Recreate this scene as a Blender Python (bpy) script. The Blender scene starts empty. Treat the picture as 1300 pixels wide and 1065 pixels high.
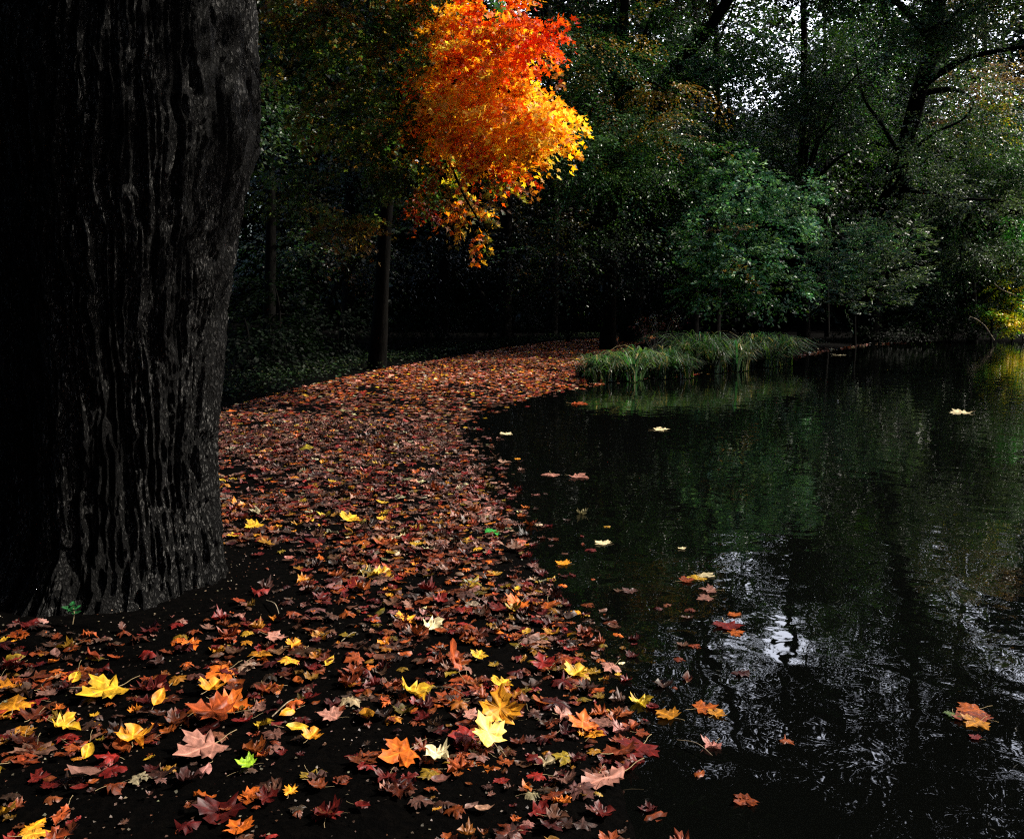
import bpy, math, numpy as np
from mathutils import Matrix, Vector
PI = math.pi
R_ = np.random.default_rng(7)
scene = bpy.context.scene
COL = scene.collection

# ------------------------------------------------------------------ camera
F = 1200.0; HOR = 388.0; PCY = 487.5
PITCH = math.atan((PCY - HOR) / F)
CAM = np.array([0.0, 0.0, 1.65])
FW = np.array([0, math.cos(PITCH), -math.sin(PITCH)])
UP = np.array([0, math.sin(PITCH), math.cos(PITCH)])
def ray(x, y):
    return np.array([1.0, 0, 0]) * (x - 650) / F + UP * (PCY - y) / F + FW
def at(x, y, Y):
    d = ray(x, y); return CAM + d * (Y / d[1])
def onz(x, y, z=0.05):
    d = ray(x, y); return CAM + d * ((z - CAM[2]) / d[2])
def proj(P):
    P = np.asarray(P) - CAM
    w = P @ FW
    return 650 + F * P[..., 0] / w, PCY - F * (P @ UP) / w, w
cd = bpy.data.cameras.new("camera"); cam = bpy.data.objects.new("camera", cd); COL.objects.link(cam)
cam.location = CAM; cam.rotation_euler = (PI / 2 - PITCH, 0, 0)
cd.sensor_width = 36; cd.lens = 36 * F / 1300; cd.shift_y = -45 / 1300
cd.clip_start = 0.05; cd.clip_end = 2000
scene.camera = cam

# ------------------------------------------------------------------ light
SUN_EL, SUN_AZ = math.radians(42), math.radians(83)      # azimuth clockwise from +Y (view direction)
w = bpy.data.worlds.new("World"); scene.world = w; w.use_nodes = True
nt = w.node_tree; nt.nodes.clear()
sky = nt.nodes.new("ShaderNodeTexSky"); sky.sky_type = 'NISHITA'; sky.sun_disc = False
sky.sun_elevation = SUN_EL; sky.sun_rotation = SUN_AZ; sky.air_density = 1.0; sky.dust_density = 3.0
bg = nt.nodes.new("ShaderNodeBackground"); bg.inputs[1].default_value = 0.11
wo = nt.nodes.new("ShaderNodeOutputWorld")
# white cloud bank added beyond the pond to brighten sky gaps and water glints
wtc = nt.nodes.new("ShaderNodeTexCoord"); nrm_ = nt.nodes.new("ShaderNodeVectorMath"); nrm_.operation = 'NORMALIZE'; nt.links.new(wtc.outputs["Generated"], nrm_.inputs[0])
dt = nt.nodes.new("ShaderNodeVectorMath"); dt.operation = 'DOT_PRODUCT'; nt.links.new(nrm_.outputs[0], dt.inputs[0]); dt.inputs[1].default_value = Vector((.42, .86, .34)).normalized()
cn = nt.nodes.new("ShaderNodeTexNoise"); cn.inputs["Scale"].default_value = 3.5; cn.inputs["Detail"].default_value = 6; nt.links.new(nrm_.outputs[0], cn.inputs["Vector"])
ca = nt.nodes.new("ShaderNodeMath"); ca.operation = 'MULTIPLY_ADD'; nt.links.new(cn.outputs[0], ca.inputs[0]); ca.inputs[1].default_value = .16; nt.links.new(dt.outputs["Value"], ca.inputs[2])
cm = nt.nodes.new("ShaderNodeMapRange"); cm.interpolation_type = 'SMOOTHSTEP'; nt.links.new(ca.outputs[0], cm.inputs[0]); cm.inputs[1].default_value = .95; cm.inputs[2].default_value = 1.03
cx_ = nt.nodes.new("ShaderNodeMix"); cx_.data_type = 'RGBA'; nt.links.new(cm.outputs[0], cx_.inputs[0]); nt.links.new(sky.outputs[0], cx_.inputs[6]); cx_.inputs[7].default_value = (19, 20, 23.5, 1)
nt.links.new(cx_.outputs[2], bg.inputs[0]); nt.links.new(bg.outputs[0], wo.inputs[0])
ld = bpy.data.lights.new("sun", 'SUN'); ld.energy = 5.0; ld.angle = math.radians(0.5); ld.color = (1, 0.93, 0.82)
so = bpy.data.objects.new("sun", ld); COL.objects.link(so)
sd = Vector((math.sin(SUN_AZ) * math.cos(SUN_EL), math.cos(SUN_AZ) * math.cos(SUN_EL), math.sin(SUN_EL)))
so.rotation_euler = sd.to_track_quat('Z', 'Y').to_euler(); so.location = (30, 10, 40)
scene.view_settings.view_transform = 'Standard'; scene.view_settings.look = 'None'
scene.view_settings.exposure = 0.85; scene.view_settings.gamma = 1.0
scene.cycles.max_bounces = 6; scene.cycles.diffuse_bounces = 5; scene.cycles.glossy_bounces = 2
scene.cycles.transmission_bounces = 5; scene.cycles.transparent_max_bounces = 4
scene.cycles.use_denoising = False
scene.cycles.filter_width = 1.2
scene.cycles.caustics_reflective = False; scene.cycles.caustics_refractive = False
scene.cycles.sample_clamp_indirect = 3.0

# ------------------------------------------------------------------ noise
def _h(ix, iy, iz, s):
    n = (ix * 374761393 + iy * 668265263 + iz * 2147483647 + s * 974634777) & 0xffffffff
    n = ((n ^ (n >> 13)) * 1274126177) & 0xffffffff
    return ((n ^ (n >> 16)) & 0xffff) / 65535.0
def vnoise(x, y, z, s=0):
    x, y, z = np.broadcast_arrays(np.asarray(x, float), np.asarray(y, float), np.asarray(z, float))
    ix, iy, iz = (np.floor(a).astype(np.int64) for a in (x, y, z))
    fx, fy, fz = x - ix, y - iy, z - iz
    fx, fy, fz = (f * f * (3 - 2 * f) for f in (fx, fy, fz))
    r = 0
    for a in (0, 1):
        for b in (0, 1):
            for c in (0, 1):
                r = r + _h(ix + a, iy + b, iz + c, s) * (fx if a else 1 - fx) * (fy if b else 1 - fy) * (fz if c else 1 - fz)
    return r
def fbm(x, y, z, s=0, o=4):
    r, a, t = 0, 1.0, 0
    for i in range(o):
        r = r + a * vnoise(x * 2 ** i, y * 2 ** i, z * 2 ** i, s + i); t += a; a *= .5
    return r / t

# ------------------------------------------------------------------ mesh helpers
def mesh_np(name, V, Fc, col=None, uv=None, smooth=False):
    """V (n,3); Fc (m,k) all same k; col (n,3) per vertex; uv (n,2) per vertex"""
    V = np.ascontiguousarray(V, dtype=np.float32); Fc = np.ascontiguousarray(Fc, dtype=np.int32)
    me = bpy.data.meshes.new(name); m, k = Fc.shape
    me.vertices.add(len(V)); me.vertices.foreach_set("co", V.ravel())
    me.loops.add(m * k); me.loops.foreach_set("vertex_index", Fc.ravel())
    me.polygons.add(m)
    me.polygons.foreach_set("loop_start", np.arange(0, m * k, k, dtype=np.int32))
    me.polygons.foreach_set("loop_total", np.full(m, k, dtype=np.int32))
    if smooth: me.polygons.foreach_set("use_smooth", np.ones(m, dtype=bool))
    if col is not None:
        ca = me.color_attributes.new("col", 'FLOAT_COLOR', 'POINT')
        c4 = np.ones((len(V), 4), np.float32); c4[:, :3] = col; ca.data.foreach_set("color", c4.ravel())
    if uv is not None:
        ul = me.uv_layers.new(name="uv"); ul.data.foreach_set("uv", np.ascontiguousarray(uv[Fc.ravel()], dtype=np.float32).ravel())
    me.update(calc_edges=True); me.validate()
    return me
def link(name, me, mat=None, parent=None):
    o = bpy.data.objects.new(name, me); COL.objects.link(o)
    if mat is not None and me is not None and len(me.materials) == 0: me.materials.append(mat)
    if parent is not None: o.parent = parent
    return o
def tag(o, label=None, cat=None, group=None, kind=None):
    if label: o["label"] = label
    if cat: o["category"] = cat
    if group: o["group"] = group
    if kind: o["kind"] = kind
    return o
def empty(name, loc, label, cat, group=None):
    o = bpy.data.objects.new(name, None); COL.objects.link(o); o.location = loc; o.empty_display_size = .2
    return tag(o, label, cat, group)
def put(name, me, mat, root):
    """part whose mesh is given in world coordinates, under a root Empty"""
    o = link(name, me, mat, root); o.location = [-c for c in root.location]
    return o
def basis(d, n):
    """columns side, dir, normal ; d,n (N,3)"""
    d = d / np.linalg.norm(d, axis=1, keepdims=True)
    s = np.cross(d, n); s /= np.linalg.norm(s, axis=1, keepdims=True) + 1e-9
    n2 = np.cross(s, d)
    return np.stack([s, d, n2], axis=2)
def bake(T, Fc, B, P, S):
    """template verts T(k,3), faces, basis (N,3,3), pos (N,3), scale (N,)"""
    N, k = len(P), len(T)
    V = np.einsum('nij,kj->nki', B, T) * S[:, None, None] + P[:, None, :]
    Fa = (Fc[None] + (np.arange(N) * k)[:, None, None]).reshape(-1, Fc.shape[1])
    return V.reshape(-1, 3), Fa
def tube(path, rad, seg=8, lump=0.0, seed=0):
    path = np.asarray(path, float); rad = np.asarray(rad, float)
    # resample smoothly
    n = len(path); t = np.linspace(0, n - 1, max(n * 5, 8)); i = np.clip(t.astype(int), 0, n - 2); f = (t - i)[:, None]
    p0 = path[np.clip(i - 1, 0, n - 1)]; p1 = path[i]; p2 = path[i + 1]; p3 = path[np.clip(i + 2, 0, n - 1)]
    P = .5 * ((2 * p1) + (-p0 + p2) * f + (2 * p0 - 5 * p1 + 4 * p2 - p3) * f ** 2 + (-p0 + 3 * p1 - 3 * p2 + p3) * f ** 3)
    R = np.interp(t, np.arange(n), rad)
    T = np.gradient(P, axis=0); T /= np.linalg.norm(T, axis=1, keepdims=True) + 1e-9
    ref = np.array([1.0, 0, 0]) if abs(T[:, 0]).mean() < .8 else np.array([0, 0, 1.0])
    A = np.cross(T, ref); A /= np.linalg.norm(A, axis=1, keepdims=True); Bn = np.cross(T, A)
    th = np.linspace(0, 2 * PI, seg, endpoint=False)
    ring = A[:, None] * np.cos(th)[None, :, None] + Bn[:, None] * np.sin(th)[None, :, None]
    rr = R[:, None, None] * np.ones((1, seg, 1))
    if lump: rr = rr * (1 + lump * (fbm(np.cos(th)[None] * 2, np.sin(th)[None] * 2, np.arange(len(P))[:, None] * .35, seed) - .5))[:, :, None]
    V = (P[:, None] + ring * rr).reshape(-1, 3)
    m = len(P); a = np.arange(m - 1)[:, None] * seg; b = np.arange(seg)[None]; c = (b + 1) % seg
    Fc = np.stack([a + b, a + c, a + seg + c, a + seg + b], axis=2).reshape(-1, 4)
    return V, Fc
def join(parts):
    Vs, Fs, o = [], [], 0
    for V, Fc in parts: Vs.append(V); Fs.append(Fc + o); o += len(V)
    return np.concatenate(Vs), np.concatenate(Fs)

# ------------------------------------------------------------------ materials
def newmat(name):
    m = bpy.data.materials.new(name); m.use_nodes = True; n = m.node_tree; n.nodes.clear(); return m, n
def N(n, t, **kw):
    x = n.nodes.new(t)
    for k, v in kw.items():
        if k.startswith('i_'): x.inputs[int(k[2:])].default_value = v
        else: setattr(x, k, v)
    return x
def math_(n, op, a, b=None):
    x = n.nodes.new("ShaderNodeMath"); x.operation = op
    for i, v in enumerate((a, b)):
        if v is None: continue
        if isinstance(v, (int, float)): x.inputs[i].default_value = v
        else: n.links.new(v, x.inputs[i])
    return x.outputs[0]
def leaf_mat(name, src, rough=.42, trans=.35, spec=.5, veins=False, tmul=(1, 1, 1), nscale=60):
    m, n = newmat(name); L = n.links.new
    if src == 'attr':
        c = N(n, "ShaderNodeAttribute", attribute_name="col").outputs["Color"]
    else:
        c = N(n, "ShaderNodeObjectInfo").outputs["Color"]
    geo = N(n, "ShaderNodeTexCoord")
    if veins:
        uv = geo.outputs["UV"]
        noi = N(n, "ShaderNodeTexNoise"); L(uv, noi.inputs["Vector"]); noi.inputs["Scale"].default_value = 7; noi.inputs["Detail"].default_value = 4
        rp = N(n, "ShaderNodeMapRange"); L(noi.outputs[0], rp.inputs[0]); rp.inputs[1].default_value = .3; rp.inputs[2].default_value = .7; rp.inputs[3].default_value = .45; rp.inputs[4].default_value = 1.35
        sep = N(n, "ShaderNodeSeparateXYZ"); L(uv, sep.inputs[0])
        u = math_(n, 'SUBTRACT', sep.outputs[0], .5); v = math_(n, 'SUBTRACT', sep.outputs[1], .2)
        au = math_(n, 'ABSOLUTE', u)
        best = None
        for ang in (90, 38, -10):
            dx, dy = math.cos(math.radians(ang)), math.sin(math.radians(ang))
            dd = math_(n, 'ABSOLUTE', math_(n, 'SUBTRACT', math_(n, 'MULTIPLY', au, dy), math_(n, 'MULTIPLY', v, dx)))
            al = math_(n, 'ADD', math_(n, 'MULTIPLY', au, dx), math_(n, 'MULTIPLY', v, dy))
            dd = math_(n, 'ADD', dd, math_(n, 'MULTIPLY', math_(n, 'LESS_THAN', al, 0.0), 1.0))
            best = dd if best is None else math_(n, 'MINIMUM', best, dd)
        vm = N(n, "ShaderNodeMapRange"); L(best, vm.inputs[0]); vm.inputs[1].default_value = 0; vm.inputs[2].default_value = .022; vm.inputs[3].default_value = 1.7; vm.inputs[4].default_value = 1
        k = math_(n, 'MULTIPLY', rp.outputs[0], vm.outputs[0])
        mul = N(n, "ShaderNodeVectorMath", operation='SCALE'); L(c, mul.inputs[0]); L(k, mul.inputs["Scale"]); c = mul.outputs[0]
    p = N(n, "ShaderNodeBsdfPrincipled"); L(c, p.inputs["Base Color"]); p.inputs["Roughness"].default_value = rough
    p.inputs["Specular IOR Level"].default_value = spec
    if veins:
        bp = N(n, "ShaderNodeBump"); bp.inputs["Strength"].default_value = .5; bp.inputs["Distance"].default_value = .004
        L(noi.outputs[0], bp.inputs["Height"]); L(bp.outputs[0], p.inputs["Normal"])
    tr = N(n, "ShaderNodeBsdfTranslucent")
    tm = N(n, "ShaderNodeVectorMath", operation='MULTIPLY'); L(c, tm.inputs[0]); tm.inputs[1].default_value = tmul; L(tm.outputs[0], tr.inputs[0])
    mx = N(n, "ShaderNodeMixShader"); mx.inputs[0].default_value = trans; L(p.outputs[0], mx.inputs[1]); L(tr.outputs[0], mx.inputs[2])
    o = N(n, "ShaderNodeOutputMaterial"); L(mx.outputs[0], o.inputs[0])
    return m
def rough_mat(name, c1, c2, scale, bump=.02, rough=.9, stretch=(1, 1, 1), spec=.2, detail=8, lo=.35, hi=.65):
    m, n = newmat(name); L = n.links.new
    tc = N(n, "ShaderNodeTexCoord"); mp = N(n, "ShaderNodeMapping"); mp.inputs["Scale"].default_value = stretch
    L(tc.outputs["Object"], mp.inputs[0])
    no = N(n, "ShaderNodeTexNoise"); no.inputs["Scale"].default_value = scale; no.inputs["Detail"].default_value = detail; no.inputs["Roughness"].default_value = .65
    L(mp.outputs[0], no.inputs["Vector"])
    r = N(n, "ShaderNodeValToRGB"); r.color_ramp.elements[0].position = lo; r.color_ramp.elements[1].position = hi
    r.color_ramp.elements[0].color = (*c1, 1); r.color_ramp.elements[1].color = (*c2, 1); L(no.outputs[0], r.inputs[0])
    p = N(n, "ShaderNodeBsdfPrincipled"); L(r.outputs[0], p.inputs["Base Color"]); p.inputs["Roughness"].default_value = rough; p.inputs["Specular IOR Level"].default_value = spec
    b = N(n, "ShaderNodeBump"); b.inputs["Distance"].default_value = bump; b.inputs["Strength"].default_value = 1; L(no.outputs[0], b.inputs["Height"]); L(b.outputs[0], p.inputs["Normal"])
    o = N(n, "ShaderNodeOutputMaterial"); L(p.outputs[0], o.inputs[0]); return m
M_green = leaf_mat("green_leaves", 'attr', .38, .32, .48, tmul=(1.2, 1.3, .6))
M_shade = leaf_mat("shade_leaves", 'attr', .6, .3, .06, tmul=(1.2, 1.3, .6))  # duller copy of the green leaves that keeps sun glints off shaded bushes
M_maple = leaf_mat("maple_leaves", 'attr', .5, .55, .35, tmul=(1.3, 1.1, .5))
M_litter = leaf_mat("fallen_leaf_litter", 'attr', .5, .12, .4, veins=True)
M_fallen = leaf_mat("fallen_leaf", 'obj', .5, .15, .3, veins=True)
M_far = leaf_mat("distant_litter", 'attr', .5, .1, .4)
M_bark = rough_mat("dark_bark", (.0006, .0006, .0005), (.0036, .0032, .0027), 9, .03, stretch=(1, 1, .25), spec=.04)
M_twig = rough_mat("pale_twig", (.10, .07, .04), (.32, .26, .18), 60, .002)
M_soil = rough_mat("damp_black_soil", (.0003, .00025, .0002), (.002, .0015, .0012), 26, .02, rough=.95, spec=.02, lo=.45, hi=.8)
M_stem = rough_mat("leaf_stalk", (.2, .12, .05), (.45, .36, .2), 90, .0005)

def bark_mat():
    m, n = newmat("furrowed_grey_bark"); L = n.links.new
    tc = N(n, "ShaderNodeTexCoord"); mp = N(n, "ShaderNodeMapping"); mp.inputs["Scale"].default_value = (1, 1, .34)
    L(tc.outputs["Object"], mp.inputs[0])
    vo = N(n, "ShaderNodeTexVoronoi", feature='DISTANCE_TO_EDGE'); vo.inputs["Scale"].default_value = 52
    n2 = N(n, "ShaderNodeTexNoise"); n2.inputs["Scale"].default_value = 9; n2.inputs["Detail"].default_value = 3
    ad = N(n, "ShaderNodeVectorMath", operation='MULTIPLY_ADD'); L(mp.outputs[0], n2.inputs["Vector"]); L(n2.outputs[1], ad.inputs[0]); ad.inputs[1].default_value = (.09, .09, .05); L(mp.outputs[0], ad.inputs[2]); L(ad.outputs[0], vo.inputs["Vector"])
    no = N(n, "ShaderNodeTexNoise"); no.inputs["Scale"].default_value = 150; no.inputs["Detail"].default_value = 9; no.inputs["Roughness"].default_value = .8; L(mp.outputs[0], no.inputs["Vector"])
    vm = N(n, "ShaderNodeMapRange"); L(vo.outputs["Distance"], vm.inputs[0]); vm.inputs[2].default_value = .22
    h = math_(n, 'ADD', math_(n, 'MULTIPLY', vm.outputs[0], .3), math_(n, 'MULTIPLY', no.outputs[0], 1.35))
    r = N(n, "ShaderNodeValToRGB"); e = r.color_ramp.elements; e[0].position = .9; e[0].color = (.002, .002, .002, 1); e[1].position = 1.08; e[1].color = (.12, .118, .113, 1); L(h, r.inputs[0])
    k = e.new(.985); k.color = (.003, .0028, .0027, 1)
    ln = N(n, "ShaderNodeTexNoise"); ln.inputs["Scale"].default_value = 4.5; ln.inputs["Detail"].default_value = 5; L(mp.outputs[0], ln.inputs["Vector"])
    lr = N(n, "ShaderNodeMapRange"); L(ln.outputs[0], lr.inputs[0]); lr.inputs[1].default_value = .38; lr.inputs[2].default_value = .66; lr.inputs[3].default_value = .18; lr.inputs[4].default_value = 1.5
    ls = N(n, "ShaderNodeVectorMath", operation='SCALE'); L(r.outputs[0], ls.inputs[0]); L(lr.outputs[0], ls.inputs["Scale"])
    p = N(n, "ShaderNodeBsdfPrincipled"); L(ls.outputs[0], p.inputs["Base Color"]); p.inputs["Roughness"].default_value = .7; p.inputs["Specular IOR Level"].default_value = .12
    b = N(n, "ShaderNodeBump"); b.inputs["Distance"].default_value = .035; L(h, b.inputs["Height"]); L(b.outputs[0], p.inputs["Normal"])
    o = N(n, "ShaderNodeOutputMaterial"); L(p.outputs[0], o.inputs[0]); return m
M_oldbark = bark_mat()
def water_mat():
    m, n = newmat("dark_pond_water"); L = n.links.new
    tc = N(n, "ShaderNodeTexCoord"); mp = N(n, "ShaderNodeMapping"); mp.inputs["Scale"].default_value = (1, 1, 1); mp.inputs["Rotation"].default_value = (0, 0, .5)
    L(tc.outputs["Object"], mp.inputs[0])
    a = N(n, "ShaderNodeTexNoise"); a.inputs["Scale"].default_value = 2.6; a.inputs["Detail"].default_value = 1.0; a.inputs["Distortion"].default_value = .6; L(mp.outputs[0], a.inputs["Vector"])
    b2 = N(n, "ShaderNodeTexNoise"); b2.inputs["Scale"].default_value = 7; b2.inputs["Detail"].default_value = 1; b2.inputs["Distortion"].default_value = 1.2; L(mp.outputs[0], b2.inputs["Vector"])
    h = math_(n, 'ADD', a.outputs[0], math_(n, 'MULTIPLY', b2.outputs[0], .13))
    p = N(n, "ShaderNodeBsdfPrincipled"); p.inputs["Base Color"].default_value = (.0012, .0014, .0012, 1); p.inputs["Roughness"].default_value = .012; p.inputs["IOR"].default_value = 1.42
    b = N(n, "ShaderNodeBump"); b.inputs["Distance"].default_value = .009; b.inputs["Strength"].default_value = .5; L(h, b.inputs["Height"]); L(b.outputs[0], p.inputs["Normal"])
    o = N(n, "ShaderNodeOutputMaterial"); L(p.outputs[0], o.inputs[0]); return m
M_water = water_mat()

# ------------------------------------------------------------------ shoreline, ground, water
shore_px = [(805, 1040), (790, 975), (772, 910), (745, 850), (708, 760), (672, 700), (636, 655), (606, 610), (574, 560), (568, 540),
            (596, 520), (680, 500), (735, 488), (765, 481), (840, 478), (925, 468), (1000, 456), (1050, 444), (1100, 437.5), (1190, 433), (1300, 429)]
shore = [onz(x, y, .01)[:2] for x, y in shore_px]
pond = np.array([(2.5, -60), (.9, -12), (.75, -4), (.6, 0), (.52, 1.6)] + [tuple(p) for p in shore] + [(40, 50), (62, 42), (75, 20), (80, -60)])
def inside(P, poly):
    x, y = P[..., 0], P[..., 1]; r = np.zeros(x.shape, bool); n = len(poly)
    for i in range(n):
        x0, y0 = poly[i]; x1, y1 = poly[(i + 1) % n]
        if y0 == y1: continue
        c = ((y0 > y) != (y1 > y)) & (x < (x1 - x0) * (y - y0) / (y1 - y0) + x0); r ^= c
    return r
def sdist(P):
    P = np.asarray(P, float); best = np.full(P.shape[:-1], 1e9)
    for i in range(len(pond)):
        a = pond[i]; b = pond[(i + 1) % len(pond)]; ab = b - a
        t = np.clip(((P - a) @ ab) / (ab @ ab), 0, 1)[..., None]
        best = np.minimum(best, np.linalg.norm(P - (a + t * ab), axis=-1))
    return np.where(inside(P, pond), -best, best)
def gz(P):
    P = np.asarray(P, float); s = sdist(P)
    x, y = P[..., 0], P[..., 1]
    land = .11 * (1 - np.exp(-np.maximum(s, 0) / 1.1)) + .05 * (fbm(x * .5, y * .5, 0, 3) - .5) * np.clip(s, 0, 1)
    d = np.sqrt(x ** 2 + y ** 2)
    land = land + 5.5 * np.clip((d - 56) / 40, 0, 1) ** 1.3 * np.clip(s / 12, 0, 1)  # rise added beyond the trees to keep the gaps between trunks dark
    left = np.clip((-x - 7) / 30, 0, 1); land = land + 2.0 * left
    return np.where(s > 0, land, np.maximum(s * .25, -.9))
def axis(fine, lo, hi, step, far):
    a = list(np.arange(lo, hi, step)); g = step; x = hi
    while x < far: a.append(x); g *= 1.09; x += g
    g = step; x = lo - step
    while x > -far: a.insert(0, x); g *= 1.09; x -= g
    return np.array(a)
gx = axis(0, -6, 8, .12, 420); gy = axis(0, 0, 14, .12, 420)
GX, GY = np.meshgrid(gx, gy); PG = np.stack([GX, GY], -1)
GZ = gz(PG); near = (np.abs(GX) < 10) & (GY > -2) & (GY < 16)
GZ = GZ + np.where(near, .018 * (fbm(GX * 7, GY * 7, 0, 9, 3) - .5), 0)
V = np.stack([GX, GY, GZ], -1).reshape(-1, 3); nx = len(gx); ny = len(gy)
a = (np.arange(ny - 1)[:, None] * nx + np.arange(nx - 1)[None])
Fc = np.stack([a, a + 1, a + nx + 1, a + nx], -1).reshape(-1, 4)
g = link("ground", mesh_np("ground", V, Fc, smooth=True), M_soil); tag(g, kind="structure")
wv = np.array([(-14, -70, 0), (90, -70, 0), (90, 56, 0), (-14, 56, 0)], float)
wt = link("water", mesh_np("water", wv, np.array([[0, 1, 2, 3]])), M_water); tag(wt, kind="structure")
def ground_at(x, y): return float(gz(np.array([x, y])))

# ------------------------------------------------------------------ leaf templates
def fan_leaf(out, centre, curl, seed, fold=.0, uvs=True):
    r = np.random.default_rng(seed); out = np.array(out, float); n = len(out)
    c = np.array(centre); mid = c + (out - c) * .52
    rad = np.linalg.norm(out - c, axis=1); med = np.median(rad)
    zo = curl * (rad / rad.max()) ** 2 * (1 + .9 * r.normal(size=n)) * .5 + .05 * (rad > med) * r.choice([-1, 1])
    zm = .035 * r.normal(size=n) - .03 * (rad < med)
    zo = zo + fold * np.abs(out[:, 0]); zm = zm + fold * np.abs(mid[:, 0])
    V = np.concatenate([[[c[0], c[1], 0]], np.c_[mid, zm], np.c_[out, zo]])
    F3 = []
    for i in range(n):
        j = (i + 1) % n
        F3 += [[0, 1 + i, 1 + j], [1 + i, 1 + n + i, 1 + n + j], [1 + i, 1 + n + j, 1 + j]]
    uv = np.c_[V[:, 0] * .6 + .5, V[:, 1] * .6 + .2]
    return V, np.array(F3), uv
mh = [(.14, -.07), (.40, -.12), (.38, .01), (.36, .09), (.56, .13), (.53, .25), (.68, .44), (.49, .44), (.43, .54), (.27, .47), (.25, .60), (.34, .71), (.16, .77)]
maple = [(0, 0)] + mh + [(0, 1.0)] + [(-x, y) for x, y in reversed(mh)]
oh = [(.03, -.02), (.10, .06), (.20, .12), (.13, .2), (.27, .30), (.17, .38), (.33, .50), (.2, .58), (.30, .72), (.16, .78), (.15, .92)]
oak = [(0, -.05)] + oh + [(0, 1.0)] + [(-x, y) for x, y in reversed(oh)]
eh = [(.12, .08), (.24, .25), (.29, .45), (.24, .65), (.12, .86)]
oval = [(0, 0)] + eh + [(0, 1.0)] + [(-x, y) for x, y in reversed(eh)]
TM = [fan_leaf(maple, (0, .33), c, s, f) for c, s, f in ((.10, 1, .05), (.2, 2, .1), (-.12, 3, 0), (.3, 4, .25), (.14, 5, -.12), (.4, 6, .1), (-.1, 7, .2))]
TO = [fan_leaf(oak, (0, .42), c, s, f) for c, s, f in ((.15, 11, .1), (.3, 12, -.2))]
TM += [fan_leaf(maple, (0, .33), c, s, f) for c, s, f in ((.45, 8, .4), (.4, 9, -.3))]
TV = [fan_leaf(oval, (0, .45), c, s, f) for c, s, f in ((.12, 21, .25), (.3, 22, .1), (-.2, 23, -.2))]
ALL = TM[:7] + TO + TV + TM[7:]
SIMPLE = fan_leaf([(0, 0), (.4, -.1), (.3, .15), (.66, .42), (.25, .5), (0, 1), (-.25, .5), (-.66, .42), (-.3, .15), (-.4, -.1)], (0, .33), .2, 31)
YEL, AMB, ORA, RUS, RED, BRN, PNK, CRM, GRN = ((.58, .33, .02), (.66, .26, .015), (.55, .12, .012), (.30, .055, .012), (.20, .012, .008), (.11, .045, .025), (.34, .15, .11), (.72, .60, .34), (.02, .22, .03))
PAL = np.array([YEL, AMB, ORA, RUS, RED, BRN, PNK, CRM]); PNAME = ['yellow', 'amber', 'orange', 'rust red', 'dark red', 'dull brown', 'pinkish tan', 'cream']

# ------------------------------------------------------------------ leaf litter
edge_px = [(285, 520), (330, 505), (400, 488), (480, 470), (560, 457), (640, 443), (700, 434), (760, 430.5), (790, 429)]
edge = [tuple(onz(x, y, .1)[:2]) for x, y in edge_px]
carpet = np.array([(1.0, -1.5)] + [tuple(pond[i]) for i in range(3, 4)] + [tuple(p) for p in shore[:14]] + [(3.4, 30), (8, 50)] + [e for e in reversed(edge)] + [(-4.8, 13), (-7.5, 9), (-7.5, 1), (-6, -1.5)])
def tree_base_clear(P):
    d = np.hypot((P[:, 0] + 2.2), (P[:, 1] - 5.35) * 1.0); return d
def sample(n, ylo, yhi):
    X = R_.uniform(-8, 7, n); Y = R_.uniform(ylo, yhi, n); P = np.c_[X, Y]
    fy = P[:, 1]; vis = (np.abs(P[:, 0]) < fy * .58 + .35)
    P = P[vis]; s = sdist(P)
    keep = (inside(P, carpet) & (s > 0)) | ((s <= 0) & (s > -.8) & (P[:, 1] < 24) & (R_.uniform(size=len(P)) < np.exp(s / .17) * .8))
    ed = inside(P, carpet)
    P = P[keep]; s = s[keep]
    t = tree_base_clear(P)
    pr = np.clip((t - .78) / .5, 0.05, 1)
    # thinner to the right of the trunk base, and patchy
    pr = pr * np.clip(-.35 + 2.5 * fbm(P[:, 0] * 2.1, P[:, 1] * 1.5, 0, 21, 3), .12, 1)
    pr = pr * np.clip((P[:, 1] - 2.78) / .4, .6, 1) * np.where(P[:, 1] < 5.0, .8, 1)
    k = (R_.uniform(size=len(P)) < pr) & (t > .75)
    return P[k], s[k]
def leaf_colours(P, s, n):
    # colour families: more yellow and orange here and there; shade and pinkish sky sheen put into the mid-distance browns
    Y = P[:, 1]; u = R_.uniform(size=n)
    wts = np.zeros((n, 8))
    nearw = np.clip((9 - Y) / 5, 0, 1)[:, None]
    farw = np.clip((Y - 13) / 6, 0, 1)[:, None]
    midw = 1 - np.clip(nearw + farw, 0, 1)
    wts += nearw * np.array([.05, .07, .11, .27, .20, .17, .12, .01])
    wts += midw * np.array([.03, .03, .03, .10, .13, .32, .33, .03])
    wts += farw * np.array([.02, .06, .10, .26, .13, .12, .27, .04])
    cs = np.cumsum(wts, 1); cs /= cs[:, -1:]
    idx = (u[:, None] > cs).sum(1)
    return np.clip(idx, 0, 7)
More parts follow.
